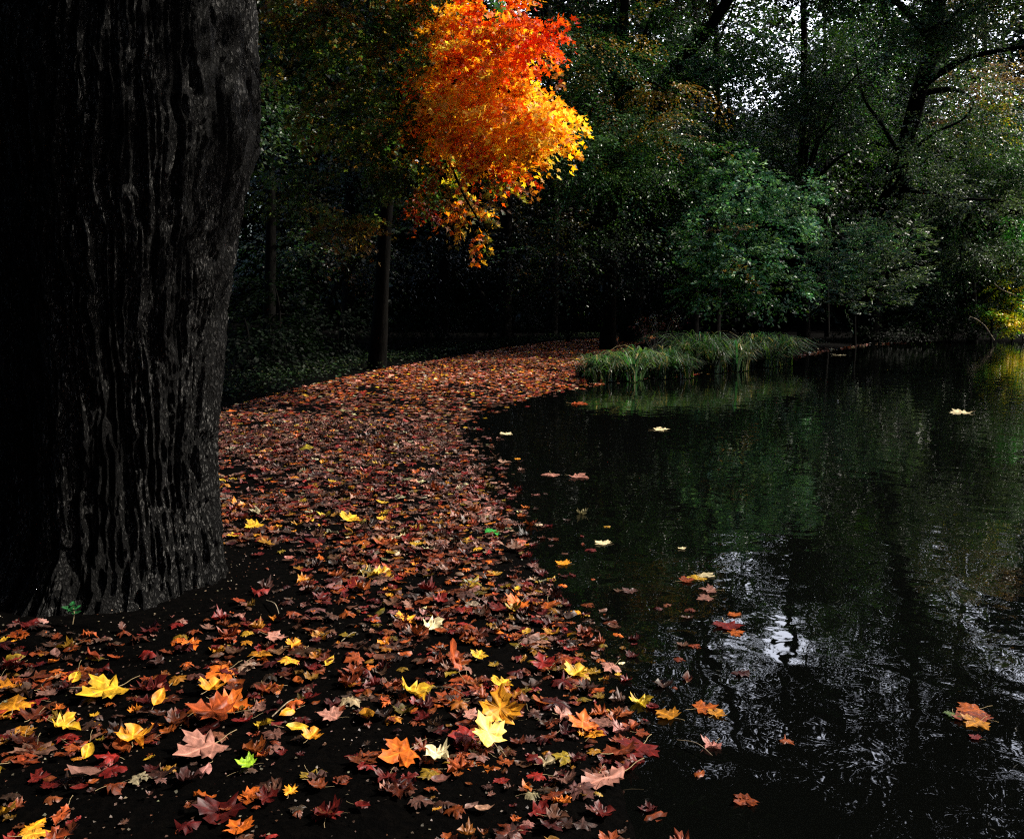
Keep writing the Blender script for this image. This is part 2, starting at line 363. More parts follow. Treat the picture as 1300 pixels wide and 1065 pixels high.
def litter(n, ylo, yhi):
    P, s = sample(n, ylo, yhi); k = len(P)
    z = np.where(s > 0, gz(P) + R_.uniform(.003, .02, k), .004)
    sz = R_.uniform(.042, .084, k) * np.where(R_.uniform(size=k) < .25, .5, 1) * np.where(R_.uniform(size=k) < .07, 1.55, 1)
    yaw = R_.uniform(0, 2 * PI, k); tl = np.where(s > 0, np.abs(R_.normal(0, .17, k)), .03); ta = R_.uniform(0, 2 * PI, k)
    nrm = np.c_[np.sin(tl) * np.cos(ta), np.sin(tl) * np.sin(ta), np.cos(tl)]
    d = np.c_[np.cos(yaw), np.sin(yaw), np.zeros(k)]
    d = d - nrm * (d * nrm).sum(1, keepdims=True)
    flip = R_.uniform(size=k) < .45; nrm[flip] *= -1
    z = z + np.sin(tl) * sz * .35
    return dict(P=np.c_[P, z], s=s, sz=sz, d=d, n=nrm, ci=leaf_colours(P, s, k))
SPECIAL = [ # px, py, length m, template family, colour, label, stand-up tilt
 (131, 884, .20, 0, YEL, "largest bright yellow maple leaf lying flat in the left foreground", .15),
 (96, 862, .10, 2, YEL, "narrow folded yellow leaf just above the largest yellow maple leaf", .5),
 (19, 902, .13, 0, AMB, "brownish orange maple leaf at the far left edge of the leaf litter", .2),
 (83, 927, .11, 0, YEL, "mid sized yellow maple leaf below and left of the largest yellow leaf", .3),
 (112, 957, .09, 2, YEL, "oval yellow leaf leaning up near the lower left corner", .6),
 (169, 944, .12, 0, AMB, "yellow and orange maple leaf with upright pale stalk in left foreground", .25),
 (200, 903, .10, 2, AMB, "broad orange oval leaf standing up a little in left foreground", .7),
 (269, 912, .19, 0, RUS, "large rust coloured maple leaf in the cluster of the left foreground", .2),
 (296, 900, .14, 0, ORA, "deep orange maple leaf resting over the large rust leaf", .35),
 (279, 857, .14, 0, ORA, "bright orange maple leaf lying in front of the old trunk", .2),
 (269, 877, .11, 0, AMB, "pale orange maple leaf midway between trunk and rust cluster", .2),
 (369, 907, .08, 2, AMB, "upper of the two amber oval leaves near the bottom centre left", .5),
 (373, 926, .10, 2, YEL, "lower and longer of two yellow oval leaves near bottom centre left", .25),
 (419, 911, .10, 0, PNK, "pinkish tan maple leaf to the right of two oval leaves", .2),
 (254, 958, .19, 0, PNK, "large dusty pink brown maple leaf at the bottom left", .15),
 (313, 976, .075, 0, (.25, .42, .02), "lime green leaf at the very front of the litter", .2),
 (417, 842, .08, 2, YEL, "small narrow yellow leaf on bare soil right of trunk", .1),
 (396, 938, .08, 0, AMB, "small amber leaf on dark soil near bottom centre left", .3),
 (350, 810, .11, 0, PNK, "tan maple leaf on bare black soil right of trunk base", .2),
 (373, 821, .08, 0, AMB, "small tan leaf with stalk on bare soil by trunk base", .3),
 (242, 821, .09, 0, ORA, "orange leaf touching the foot of the old trunk", .3),
 (619, 936, .15, 0, (.85, .62, .12), "pale yellow maple leaf with spread lobes in the centre foreground", .75),
 (635, 910, .16, 0, (.72, .30, .015), "golden orange maple leaf standing upright behind the pale yellow one", 1.0),
 (590, 932, .12, 0, RED, "crimson leaf left of the pale yellow maple leaf", .4),
 (526, 875, .13, 0, YEL, "curled yellow maple leaf on the litter in centre foreground", .3),
 (506, 955, .15, 0, ORA, "wide orange maple leaf at the bottom centre", .3),
 (553, 953, .10, 0, CRM, "cream yellow leaf at the bottom centre beside the wide orange leaf", .2),
 (637, 856, .10, 0, YEL, "clear yellow leaf above the upright golden orange leaf", .15),
 (577, 852, .16, 1, RUS, "long curled rust leaf standing on its edge in centre foreground", 1.2),
 (773, 965, .21, 1, PNK, "large pink oak leaf at the water's edge in front", .12),
 (776, 828, .10, 0, PNK, "tan maple leaf with raised stalk at the edge of the water", .2),
 (732, 838, .12, 0, YEL, "yellow leaf with dark centre close to the water's edge", .2),
 (740, 903, .12, 0, ORA, "glowing orange leaf on the dark shore", .4),
 (715, 891, .09, 0, PNK, "small pale tan leaf beside the glowing orange shore leaf", .4),
 (608, 825, .08, 0, YEL, "small yellow leaf pressed against a brown one mid path", .3),
 (689, 832, .11, 0, RED, "dark red maple leaf close to the shore", .4),
 (656, 758, .14, 0, ORA, "bright orange leaf near the shore in the middle distance", .3),
 (626, 664, .13, 0, GRN, "single emerald green leaf floating at the pond edge", .25),
 (550, 792, .12, 0, CRM, "pale yellow maple leaf with long lobes mid path", .4),
 (516, 783, .12, 0, AMB, "amber leaf arched over the litter mid path", .35),
 (485, 726, .13, 0, YEL, "golden leaf on the brown carpet further up the path", .3),
 (444, 660, .16, 0, YEL, "lone yellow leaf on the brown carpet beyond the trunk", .3),
 (322, 671, .14, 0, YEL, "yellow leaf lying close to the right side of trunk", .3),
]
FLOAT = [
 (765, 690, .13, 0, CRM, "cream leaf floating alone on black water"), (715, 716, .11, 0, AMB, "tan leaf floating just off the shore"),
 (884, 734, .13, 0, YEL, "yellow leaf at the back of the floating raft"), (872, 738, .10, 0, RUS, "rust leaf at the left of the floating raft"),
 (897, 731, .12, 0, CRM, "cream leaf on the right of the floating raft"), (900, 750, .11, 0, PNK, "pinkish leaf below the floating raft"), (895, 760, .10, 0, PNK, "tan leaf at the foot of the floating raft"),
 (932, 781, .08, 0, ORA, "small orange leaf floating above a red one"), (924, 796, .15, 0, RED, "wine red leaf floating in the middle pond"), (934, 804, .09, 0, ORA, "small orange leaf touching the wine red floating leaf"),
 (847, 909, .11, 0, AMB, "orange tan leaf floating near the front shore"), (895, 900, .11, 0, ORA, "orange leaf in the floating pair at the front"), (910, 907, .08, 0, AMB, "smaller amber leaf of the floating pair at the front"),
 (815, 932, .06, 0, RUS, "little rust leaf with pale stalk on front water"), (810, 952, .16, 0, RED, "dark red leaf half sunk at the front shore"), (763, 919, .10, 0, PNK, "pink leaf on the wet front shore"),
 (1232, 902, .13, 0, ORA, "orange leaf heading the right hand floating group"), (1222, 912, .09, 0, RUS, "rust leaf on the left of right hand floating group"), (1244, 911, .10, 0, RUS, "rust leaf on the right of right hand floating group"), (1238, 919, .11, 0, AMB, "pale orange leaf at the front of right hand floating group"), (1210, 909, .07, 0, (.08, .15, .02), "olive green leaf in the right hand floating group"), (1238, 937, .05, 0, RED, "tiny red leaf floating below the right hand group"),
 (1219, 524, .34, 0, CRM, "white leaf floating far out on the pond"), (701, 603, .20, 0, PNK, "pale leaf floating off the shore in middle distance"), (735, 606, .20, 0, PNK, "larger pale leaf floating farther off the shore"), (643, 551, .18, 0, CRM, "pale leaf drifting at the mouth of the inlet"), (735, 513, .30, 0, RUS, "reddish leaf floating below the sedge mound"), (839, 546, .22, 0, CRM, "cream leaf floating in front of the sedge mound"), (1064, 451, .5, 0, CRM, "pale leaf floating beside the far spit"), (866, 697, .06, 0, CRM, "tiny pale leaf floating left of the raft"),
]
stem_V, stem_F = tube([(0, 0, 0), (.01, -.18, .03), (.04, -.36, .09), (.02, -.55, .14)], [.011, .009, .009, .012], 5)
stem_me = mesh_np("leaf_stalk", stem_V, stem_F, smooth=True); stem_me.materials.append(M_stem)
ME = []
for V_, F_, U_ in ALL:
    me = mesh_np("fallen_leaf", V_, F_, uv=U_, smooth=False); me.materials.append(M_fallen); ME.append(me)
def leaf_obj(P, B, size, ti, col, label, cat, group=None, stem=True, name=None):
    nm = name or ("maple_leaf" if ti < 7 else "oak_leaf" if ti < 9 else "oval_leaf")
    o = bpy.data.objects.new(nm, ME[ti]); COL.objects.link(o)
    M = Matrix([[float(B[i][j]) * size for j in range(3)] + [float(P[i])] for i in range(3)] + [[0, 0, 0, 1]])
    o.matrix_world = M; o.color = (*[float(c) for c in col], 1); tag(o, label, cat, group)
    if stem:
        s = bpy.data.objects.new("stalk", stem_me); COL.objects.link(s); s.parent = o
    return o
def fam(k, i): return {0: i % 7, 1: 7 + i % 2, 2: 9 + i % 3}[k]
for i, (x, y, L_, fk, col, lab, tilt) in enumerate(SPECIAL):
    L_ = L_ * .84
    p = onz(x, y, .09); p[2] = max(ground_at(p[0], p[1]), 0) + .02 + .30 * L_ * math.sin(tilt)
    yaw = R_.uniform(0, 2 * PI); ta = math.radians(-38) + R_.normal(0, .4)    # tilted faces turn towards the pond
    nrm = np.array([math.sin(tilt) * math.cos(ta), math.sin(tilt) * math.sin(ta), math.cos(tilt)])
    d = np.array([math.cos(yaw), math.sin(yaw), 0]); d = d - nrm * (d @ nrm)
    if tilt > .7: d = np.array([0.15, .0, 1.0]); d = d - nrm * (d @ nrm)
    B = basis(d[None], nrm[None])[0]; p[:2] -= (B[:, 1] * L_ * .35)[:2]
    leaf_obj(p, B, L_, fam(fk, i), col, lab, "fallen leaf")
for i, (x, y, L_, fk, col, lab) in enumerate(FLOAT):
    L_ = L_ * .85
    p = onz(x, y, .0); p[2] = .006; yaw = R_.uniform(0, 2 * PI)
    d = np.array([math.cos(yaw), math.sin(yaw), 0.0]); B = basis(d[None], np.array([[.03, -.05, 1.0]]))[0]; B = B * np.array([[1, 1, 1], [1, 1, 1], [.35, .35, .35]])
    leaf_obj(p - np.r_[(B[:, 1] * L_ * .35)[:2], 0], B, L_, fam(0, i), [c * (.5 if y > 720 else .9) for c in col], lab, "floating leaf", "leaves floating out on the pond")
A_ = litter(72000, 2.0, 13.0)
px, py, w_ = proj(A_['P']); ok = (px > -5) & (px < 1305) & (py < 1070)
big = np.where(ok, A_['sz'] / w_ * (.35 + 0), 0); order = np.argsort(-big); ind = order[:250]
rest = np.ones(len(px), bool); rest[ind] = False
shade = lambda n: np.clip(np.exp(R_.normal(-.95, .62, (n, 1))), .06, 1.0) * (1 + R_.normal(0, .08, (n, 3)))
for q in ind:
    x, y = px[q], py[q]; ti = int(R_.choice(12, p=[.13] * 6 + [.04] + [.04] * 2 + [.02, .04, .04]))
    zone = ("in the bottom strip of the picture" if y > 975 else "in front of the old trunk") if x < 330 else ("near the bottom, left of centre" if x < 520 else "near the bottom centre" if x < 700 else "on the wet shore strip")
    if y > 975 and x >= 330: zone = "at the very bottom, right of the trunk"
    kind_ = "maple" if ti < 7 else "oak" if ti < 9 else "oval"
    c = A_['ci'][q]
    leaf_obj(A_['P'][q], basis(A_['d'][q][None], A_['n'][q][None])[0], float(A_['sz'][q]), ti, np.clip(PAL[c] * shade(1)[0], 0, 1),
             f"{PNAME[c]} fallen {kind_} leaf {zone}", "fallen leaf", f"{PNAME[c]} {kind_} leaves {zone}", stem=bool(R_.uniform() < .55))
def build_litter(A, sel, templates, name, mat, label):
    idx = np.where(sel)[0]; tt = R_.integers(0, len(templates), len(idx)); Vs, Fs, Cs, Us, off = [], [], [], [], 0
    for t, (T, Fc, U) in enumerate(templates):
        k = idx[tt == t]
        if not len(k): continue
        V, Fa = bake(T, Fc, basis(A['d'][k], A['n'][k]), A['P'][k], A['sz'][k])
        c = np.clip(PAL[A['ci'][k]] * shade(len(k)) * (1 + 1.0 * np.clip((A['P'][k, 1:2] - 12) / 8, 0, 1)), 0, .8)  # leaves brighten with distance, sunlight on the path bend put into colour
        Vs.append(V); Fs.append(Fa + off); off += len(V); Cs.append(np.repeat(c, len(T), 0)); Us.append(np.tile(U, (len(k), 1)))
    me = mesh_np(name, np.concatenate(Vs), np.concatenate(Fs), np.concatenate(Cs), np.concatenate(Us))
    o = link(name, me, mat); return tag(o, label, "leaf litter", kind="stuff")
build_litter(A_, rest, ALL, "leaf_litter", M_litter, "carpet of brown, rust and yellow fallen leaves on the near path")
B_ = litter(60000, 13.0, 32.0)
B_['sz'] *= 1.1
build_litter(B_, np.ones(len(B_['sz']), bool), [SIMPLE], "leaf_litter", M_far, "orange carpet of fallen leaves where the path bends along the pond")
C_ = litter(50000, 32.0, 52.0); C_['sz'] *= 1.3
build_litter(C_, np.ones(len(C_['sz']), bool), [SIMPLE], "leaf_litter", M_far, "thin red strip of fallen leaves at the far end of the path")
# crumbs of leaf and grit on the bare soil
k = 7000; P = np.c_[R_.uniform(-4, 1.2, k), R_.uniform(2.2, 7.5, k)]; s = sdist(P); P = P[(s > .02) & inside(P, carpet)]; k = len(P)
cr_T = np.array([(0, 0, 0), (.6, .2, .15), (.3, 1, 0), (-.4, .5, .1)]); cr_F = np.array([[0, 1, 2], [0, 2, 3]])
nn = np.c_[R_.normal(0, .5, (k, 2)), np.ones(k)]; nn /= np.linalg.norm(nn, axis=1, keepdims=True); dd = np.c_[R_.normal(size=(k, 2)), np.zeros(k)]
V, Fa = bake(cr_T, cr_F, basis(dd, nn), np.c_[P, gz(P) + .012], R_.uniform(.004, .013, k))
cc = np.array([(.3, .22, .15), (.2, .08, .04), (.28, .22, .16), (.12, .06, .04)])[R_.integers(0, 4, k)] * shade(k)
tag(link("leaf_crumbs", mesh_np("leaf_crumbs", V, Fa, np.repeat(cc, 4, 0)), M_far), "crumbs of broken leaf and grit on the black soil", "debris", kind="stuff")

# ------------------------------------------------------------------ old tree at the left
def old_tree():
    base = np.array([-2.2, 5.35, 0.0])
    root = empty("old_tree", base, "massive old tree with furrowed grey bark and bulging trunk at the left", "tree")
    Yd = 5.35
    prof = [(830, 330), (810, 308), (800, 299), (780, 291), (750, 286), (700, 281), (640, 275), (600, 273), (550, 273), (500, 276), (400, 285), (300, 300), (250, 309), (220, 317), (195, 325), (170, 329), (100, 326), (0, 322), (-150, 315), (-400, 305), (-600, 285)]
    zs = np.array([at(140, y, Yd)[2] for y, x in prof]); xr = np.array([at(x - 7, y, Yd)[0] for y, x in prof]); o_ = np.argsort(zs); zs, xr = zs[o_], xr[o_]
    zz = np.linspace(-.12, 4.6, 760); th = np.linspace(0, 2 * PI, 640, endpoint=False)
    rr = np.interp(zz, zs, xr) - base[0]
    Z, T = np.meshgrid(zz, th, indexing='ij')
    Rr = rr[:, None] * np.ones_like(T)
    # left side keeps its own outline; broad flutes
    left = .5 - .5 * np.cos(T)
    base_r = .60 + .32 * np.exp(-np.maximum(Z, 0) / .22) + .03 * np.maximum(Z - 2.3, 0)
    Rr = Rr * (1 - left) + base_r * left
    cx, sx = np.cos(T), np.sin(T)
    Rr += .07 * (fbm(cx * 2.2, sx * 2.2, Z * .45, 5, 2) - .5) * (1 - (1 - left) ** 4 * .5)
    Rr += .03 * np.sin(T * 7 + .6 * Z + 2.5 * fbm(cx, sx, Z * .8, 8, 2)) * np.exp(-np.maximum(Z, 0) / .8)
    Rr += .20 * (.25 + .75 * left) * np.exp(-np.maximum(Z, 0) / .13) * np.maximum(np.sin(T * 5 + 1.2 + 2 * fbm(cx * 1.5, sx * 1.5, 0, 55, 2)), 0) ** 1.5
    # interlacing vertical ridges: ridged noise stretched along the stem
    wz = Z * 1.5 + .35 * (fbm(cx * 4, sx * 4, Z * 2.0, 14, 3) - .5); fr = 19
    wob = .2 * (fbm(cx * 3, sx * 3, Z * 2.6, 30, 3) - .5)
    ct, st = np.cos(T + wob), np.sin(T + wob)
    r1 = 1 - np.abs(2 * vnoise(ct * fr, st * fr, wz * .8, 41) - 1)
    r2 = 1 - np.abs(2 * vnoise(ct * fr * 2.3, st * fr * 2.3, wz * 5, 42) - 1)
    pl = vnoise(ct * 15, st * 15, Z * 8 + 3 * wob, 47); Rr -= .022 * np.clip((.42 - pl) / .16, 0, 1)
    r3 = vnoise(ct * 60, st * 60, Z * 26, 43)
    Rr += .042 * (r1 ** 1.5 - .5) + .018 * (r2 ** 1.4 - .5) + .010 * (r3 - .5)
    X = base[0] + Rr * cx + .0 * Z; Yv = base[1] - Rr * sx
    V = np.stack([X, Yv, Z], -1).reshape(-1, 3); a = np.arange(len(zz) - 1)[:, None] * len(th); b = np.arange(len(th))[None]; c = (b + 1) % len(th)
    Fc = np.stack([a + c, a + b, a + len(th) + b, a + len(th) + c], -1).reshape(-1, 4)
    put("trunk", mesh_np("trunk", V, Fc, smooth=True), M_oldbark, root)
    rng = np.random.default_rng(77)
    limbs = []; tips = []
    for i in range(11):
        az = rng.uniform(0, 2 * PI); ln = rng.uniform(4.5, 8.0); h = 4.0 + rng.uniform(0, .5)
        d = np.array([math.cos(az), math.sin(az), 0])
        p = [base + (0, 0, h), base + d * ln * .25 + (0, 0, h + 1.6), base + d * ln * .6 + (0, 0, h + 3.0 + rng.uniform(0, 3)), base + d * ln + (0, 0, h + 3.6 + rng.uniform(-.5, 5))]
        V, Fq = tube(p, [.36, .22, .12, .03], 10, .3, i)
        put("limb", mesh_np("limb", V, Fq, smooth=True), M_bark, root)
        tips += [p[2], p[3]]
    return root, tips
OLD, OLD_TIPS = old_tree()

# ------------------------------------------------------------------ foliage
G_T = np.array([(0, 0, 0), (.34, .45, .10), (0, 1, .0), (-.34, .45, .10)]); G_F = np.array([[0, 1, 2], [0, 2, 3]])
W_T = np.array([(0, 0, 0), (.13, .45, .05), (0, 1, -.08), (-.13, .45, .05)])
S_T = np.array([(0, 0, 0), (.38, -.08, .04), (.26, .14, -.03), (.62, .42, .10), (.22, .46, 0), (0, 1, .06), (-.22, .46, 0), (-.62, .42, .10), (-.26, .14, -.03), (-.38, -.08, .04), (0, .35, -.05)])
S_F = np.array([[10, i, (i + 1) % 10] for i in range(10)])
def foliage(blobs, size, T, Fc, rng, twig=.8, per=22, droop=.35, up=1.0, flat=.45, zmin=.15):
    """blobs: (centre(3), radii(3), number of twigs, palette, tint spread). returns V, F, colours"""
    Ps, Ds, Ns, Cs = [], [], [], []
    for c, r, nt_, pal in blobs:
        c = np.array(c, float); r = np.array(r, float)
        u = rng.normal(size=(nt_, 3)); u /= np.linalg.norm(u, axis=1, keepdims=True)
        q = rng.uniform(.25, 1, nt_) ** .5
        st = c + u * r * q[:, None] * .92
        d = u * np.array([1, 1, .35]) + rng.normal(0, .35, (nt_, 3)); d[:, 2] -= droop * .6
        d /= np.linalg.norm(d, axis=1, keepdims=True)
        L_ = rng.uniform(.5, 1.1, nt_) * twig
        side = np.cross(d, [0, 0, 1.0]); side /= np.linalg.norm(side, axis=1, keepdims=True) + 1e-6
        t = np.linspace(0, 1, per)[None, :] + rng.normal(0, .02, (nt_, per))
        sg = np.where(np.arange(per) % 2 == 0, 1, -1)[None, :] * np.ones((nt_, 1))
        wdt = (.10 + .22 * np.sin(np.clip(t, 0, 1) * PI * .85)) * L_[:, None]
        off = rng.uniform(.0, 1.0, (nt_, per)) * wdt
        P = st[:, None] + d[:, None] * (L_[:, None] * t)[..., None] + side[:, None] * (sg * off)[..., None]
        P[..., 2] -= droop * L_[:, None] * t ** 2 * .5 + rng.normal(0, .035, (nt_, per))
        dd = d[:, None] * .7 + side[:, None] * sg[..., None] * .9 + rng.normal(0, .3, (nt_, per, 3)); dd[..., 2] -= droop * .5
        nn = np.zeros((nt_, per, 3)); nn[..., 2] = up; nn = nn + u[:, None] * .35 + rng.normal(0, flat, (nt_, per, 3))
        pal = np.array(pal); ci = rng.integers(0, len(pal), nt_)
        ci2 = np.where(rng.uniform(size=(nt_, per)) < .35, rng.integers(0, len(pal), (nt_, per)), ci[:, None])
        C = pal[ci2] * rng.uniform(.6, 1.35, (nt_, per, 1)) * rng.uniform(.45, 1.45, (nt_, 1, 1))
        Ps.append(P.reshape(-1, 3)); Ds.append(dd.reshape(-1, 3)); Ns.append(nn.reshape(-1, 3)); Cs.append(C.reshape(-1, 3))
    P, D, Nn, C = (np.concatenate(a) for a in (Ps, Ds, Ns, Cs))
    k = P[:, 2] > zmin; P, D, Nn, C = P[k], D[k], Nn[k], C[k]
    V, Fa = bake(T, Fc, basis(D, Nn), P, size * rng.uniform(.65, 1.25, len(P)))
    return V, Fa, np.repeat(np.clip(C, 0, 1), len(T), 0)
def blob(px_, py_, Y, rx, ry, rd, n, pal):
    return (at(px_, py_, Y), (rx / F * Y, rd, ry / F * Y), n, pal)
GD = [(.018, .05, .012), (.03, .075, .018), (.022, .06, .025), (.05, .09, .02)]              # dark green
GX = [(.004, .011, .004), (.006, .015, .005), (.005, .01, .005)]                                     # near-black green, deep shade put into the leaf colour
GM = [(.03, .10, .02), (.05, .14, .035), (.03, .11, .05), (.08, .15, .03)]                     # mid green
GB = [(.06, .19, .08), (.15, .31, .17), (.05, .14, .08), (.22, .36, .20)]                      # fresh blue-green
GG = [(.09, .12, .08), (.12, .16, .11), (.06, .10, .05), (.05, .11, .04)]                      # grey-green
OL = [(.08, .09, .02), (.12, .09, .03), (.05, .08, .02), (.16, .07, .02)]                      # olive brown
GA = [(.38, .17, .02), (.45, .24, .04), (.22, .15, .03), (.10, .12, .03)]                      # amber green
OG = [(.09, .15, .03), (.20, .16, .04), (.12, .21, .05), (.05, .09, .03), (.26, .15, .04)]
MO = [(.85, .33, .02), (.90, .46, .03), (.80, .22, .015), (.92, .58, .06), (.75, .15, .01)]    # maple orange
MY = [(1.0, .62, .03), (1.0, .55, .02), (.95, .42, .01), (.95, .72, .10)]
MR = [(.80, .09, .008), (.70, .05, .008), (.85, .16, .01)]
MD = [(.30, .02, .01), (.22, .02, .01), (.35, .07, .01)]
YG = [(.30, .34, .02), (.45, .42, .03), (.12, .30, .03), (.5, .33, .02)]
BW = [(.22, .13, .08), (.30, .17, .09), (.12, .07, .05), (.35, .25, .1)]
def tree(name, label, cat, trunk_px, rad, blobs, leaf=.09, T=G_T, Fc=G_F, mat=M_green, seed=1, limbs=(), auto=6, group=None, hi=None, tone=.75, base_z=None, **kw):
    """trunk_px: list of (px,py,Y) from the base up"""
    rng = np.random.default_rng(seed)
    pts = [at(*p) for p in trunk_px]; b = pts[0].copy(); b[2] = ground_at(b[0], b[1]) - .05; pts[0] = b
    root = empty(name, b, label, cat, group)
    n = len(pts); rads = np.linspace(rad, rad * .35, n); rads[0] *= 1.25
    V, Fq = tube(pts, rads, 12, .35, seed); put("trunk", mesh_np("trunk", V, Fq, smooth=True), M_bark, root)
    for lp, lr in limbs:
        lpts = [at(*p) for p in lp]; V, Fq = tube(lpts, np.linspace(lr, lr * .3, len(lpts)), 8, .3, seed); put("limb", mesh_np("limb", V, Fq, smooth=True), M_bark, root)
    tb = []
    bl = sorted(blobs, key=lambda q: -q[2])[:auto]
    for c, r, _, _ in bl:
        c = np.array(c); i = int(np.argmin([np.linalg.norm(c - p) + (0 if p[2] < c[2] else 2) for p in pts])); s0 = pts[i]
        m = (s0 + c) / 2 + (0, 0, .12 * np.linalg.norm(c - s0)) + rng.normal(0, .15, 3)
        e = c + rng.normal(0, .3, 3) * np.array(r)
        tb.append(tube([s0, m, c, e], [max(rads[i] * .5, .02), max(rads[i] * .35, .015), .02, .008], 6, .2, seed + i))
    for V, Fq in tb: put("branch", mesh_np("branch", V, Fq, smooth=True), M_bark, root)
    if hi:
        V, Fa, C = foliage(hi, .27, G_T, G_F, rng, twig=1.9, per=18, droop=.3); put("upper_crown", mesh_np("upper_crown", V, Fa, C), M_green, root)
    V, Fa, C = foliage(blobs, leaf, T, Fc, rng, **kw)
    C = C * (1 if mat is M_maple else tone)  # tone dims or brightens leaf colour to stand for shade or sun
    put("crown", mesh_np("crown", V, Fa, C), mat, root)
    return root

# crown of the old tree, all above the frame, hanging over the path and the near water
rng = np.random.default_rng(5); bl = []
for p in OLD_TIPS:
    bl.append((p + np.array([0, 0, .5]), (2.2, 2.2, 1.3), 110, GX))
for x, y, z in ((-1, 3, 7.5), (1.5, 2, 8.5), (-3, 1, 7), (0, 6.5, 9.5), (-4, 7, 9), (-5, 3, 8), (2, 4.5, 9.5), (-1.5, 0, 8), (1, -1.5, 8.5)):
    bl.append(((x, y, z), (2.2, 2.2, 1.1), 120, GX))
V, Fa, C = foliage(bl, .13, G_T, G_F, rng, per=20)
pp = V.reshape(-1, 4, 3).mean(1); X_, Y_, W_ = proj(pp); vis = (W_ > .1) & (Y_ > -25) & (X_ > -60) & (X_ < 1360)   # nothing of it hangs into the view
keepf = np.repeat(~vis, 2); Fk = Fa[keepf]; use = np.zeros(len(V), bool); use[Fk.ravel()] = True; mp_ = np.cumsum(use) - 1
put("crown", mesh_np("crown", V[use], mp_[Fk], C[use]), M_green, OLD)

# ---- the orange maple
tree("maple_tree", "maple with glowing orange and red autumn leaves overhanging the path", "tree",
     [(478, 470, 23), (484, 380, 22.5), (492, 250, 22), (510, 100, 21), (530, -80, 20), (545, -260, 19.5)], .20,
     [blob(584, 38.8, 18.37, 30.96, 34.4, 0.8, 51, MO + MY), blob(616, 67.9, 17.39, 39.56, 29.24, 0.8, 63, MO + MR), blob(574, 97, 18.38, 29.24, 29.24, 0.8, 51, MO + MY), blob(629, 114.46, 16.82, 43, 18.92, 0.8, 68, MY + MO), blob(594, 135.8, 17.46, 43, 20.64, 0.8, 68, MY + MO),
      blob(649, 145.5, 16.10, 44.72, 15.48, 0.7, 68, MY + MO), blob(689, 145.5, 15.26, 15.48, 13.76, 0.5, 24, MY + MO), blob(699, 169.75, 15.05, 12.04, 8.6, 0.4, 13, MY), blob(594, 174.6, 17.36, 43, 17.2, 0.8, 57, MY + MO), blob(649, 177.51, 16.00, 29.24, 12.04, 0.6, 34, MY + MO), blob(629, 202.3, 16.52, 26.316, 12.04, 0.6, 24, MR + MO + MD), blob(674, 194.1, 15.58, 12.384, 6.88, 0.4, 9, MO + MY), blob(550, 172.66, 18.68, 20.64, 12.04, 0.5, 16, MY + MO), blob(544, 135.8, 19.01, 13.76, 12.04, 0.5, 8, MO + OL),
      blob(686, 38.8, 15.82, 7.74, 17.2, 0.3, 19, MR), blob(654, 38.8, 16.60, 18.92, 12.04, 0.5, 19, MR + MO), blob(624, 7.76, 17.43, 34.4, 15.48, 0.7, 28, MR + MO), blob(674, 65.96, 16.08, 15.48, 4.3, 0.3, 5, OL + MO), blob(566, 9.7, 18.94, 24.08, 20.64, 0.7, 22, GM + MO), blob(544, 67.9, 19.41, 15.48, 34.4, 0.7, 19, GM + MO),
      blob(564, 226.9, 18.39, 15.48, 18.92, 0.5, 14, OL + YG), blob(580, 253.96, 17.95, 12.384, 12.04, 0.4, 10, OL + MO), blob(598, 272, 17.47, 10.836, 6.88, 0.3, 6, OL + MO), blob(612, 290.04, 17.18, 6.192, 6.88, 0.3, 4, MO + OL), blob(548, 255.6, 19.12, 7.74, 22.36, 0.4, 9, MD), blob(620, 224.44, 17.11, 17.028, 6.88, 0.5, 7, OL + GM), blob(635, 235.1, 16.79, 6.192, 6.88, 0.3, 4, OL + YG),
      blob(639, 21.34, 16.81, 10.32, 10.32, 0.4, 6, GM),
      # shaded, still greenish part
      blob(520, 60, 19, 55, 80, 1.2, 90, OG + GM), blob(450, 60, 19.5, 70, 70, 1.4, 90, OG + GM), blob(500, 160, 19, 60, 60, 1.2, 80, OG + GM), blob(430, 150, 19.5, 60, 50, 1.2, 60, OG),
      blob(545, 130, 18.2, 26, 50, .6, 36, GM + MO), blob(380, 60, 20, 55, 60, 1.2, 60, OG + GM), blob(370, 10, 19, 50, 22, .8, 40, OL + GA), blob(430, 285, 18.5, 36, 16, .6, 26, OG), blob(360, 240, 19, 50, 30, 1, 36, GD + GG), blob(520, 240, 19, 50, 30, 1, 36, GD),
      # above the frame
      blob(555, -95, 18.5, 90, 80, 1.8, 190, MO + OL), blob(480, -120, 19, 130, 90, 2.6, 260, OL + GM), blob(380, -110, 20, 90, 80, 2.2, 150, OL), blob(500, -250, 20, 130, 80, 3, 240, OL)],
     leaf=.096, T=S_T, Fc=S_F, mat=M_maple, seed=3, auto=8, per=27, twig=.62, droop=.5, flat=.75, up=.6,
     limbs=[([(500, 180, 21.5), (550, 120, 19.5), (610, 100, 17.6), (680, 140, 16.7)], .07), ([(505, 130, 21.5), (560, 190, 19), (590, 250, 17.4), (620, 300, 16.9)], .04), ([(520, 20, 20.5), (580, 0, 19), (650, 20, 17.6), (705, 40, 17)], .06)])

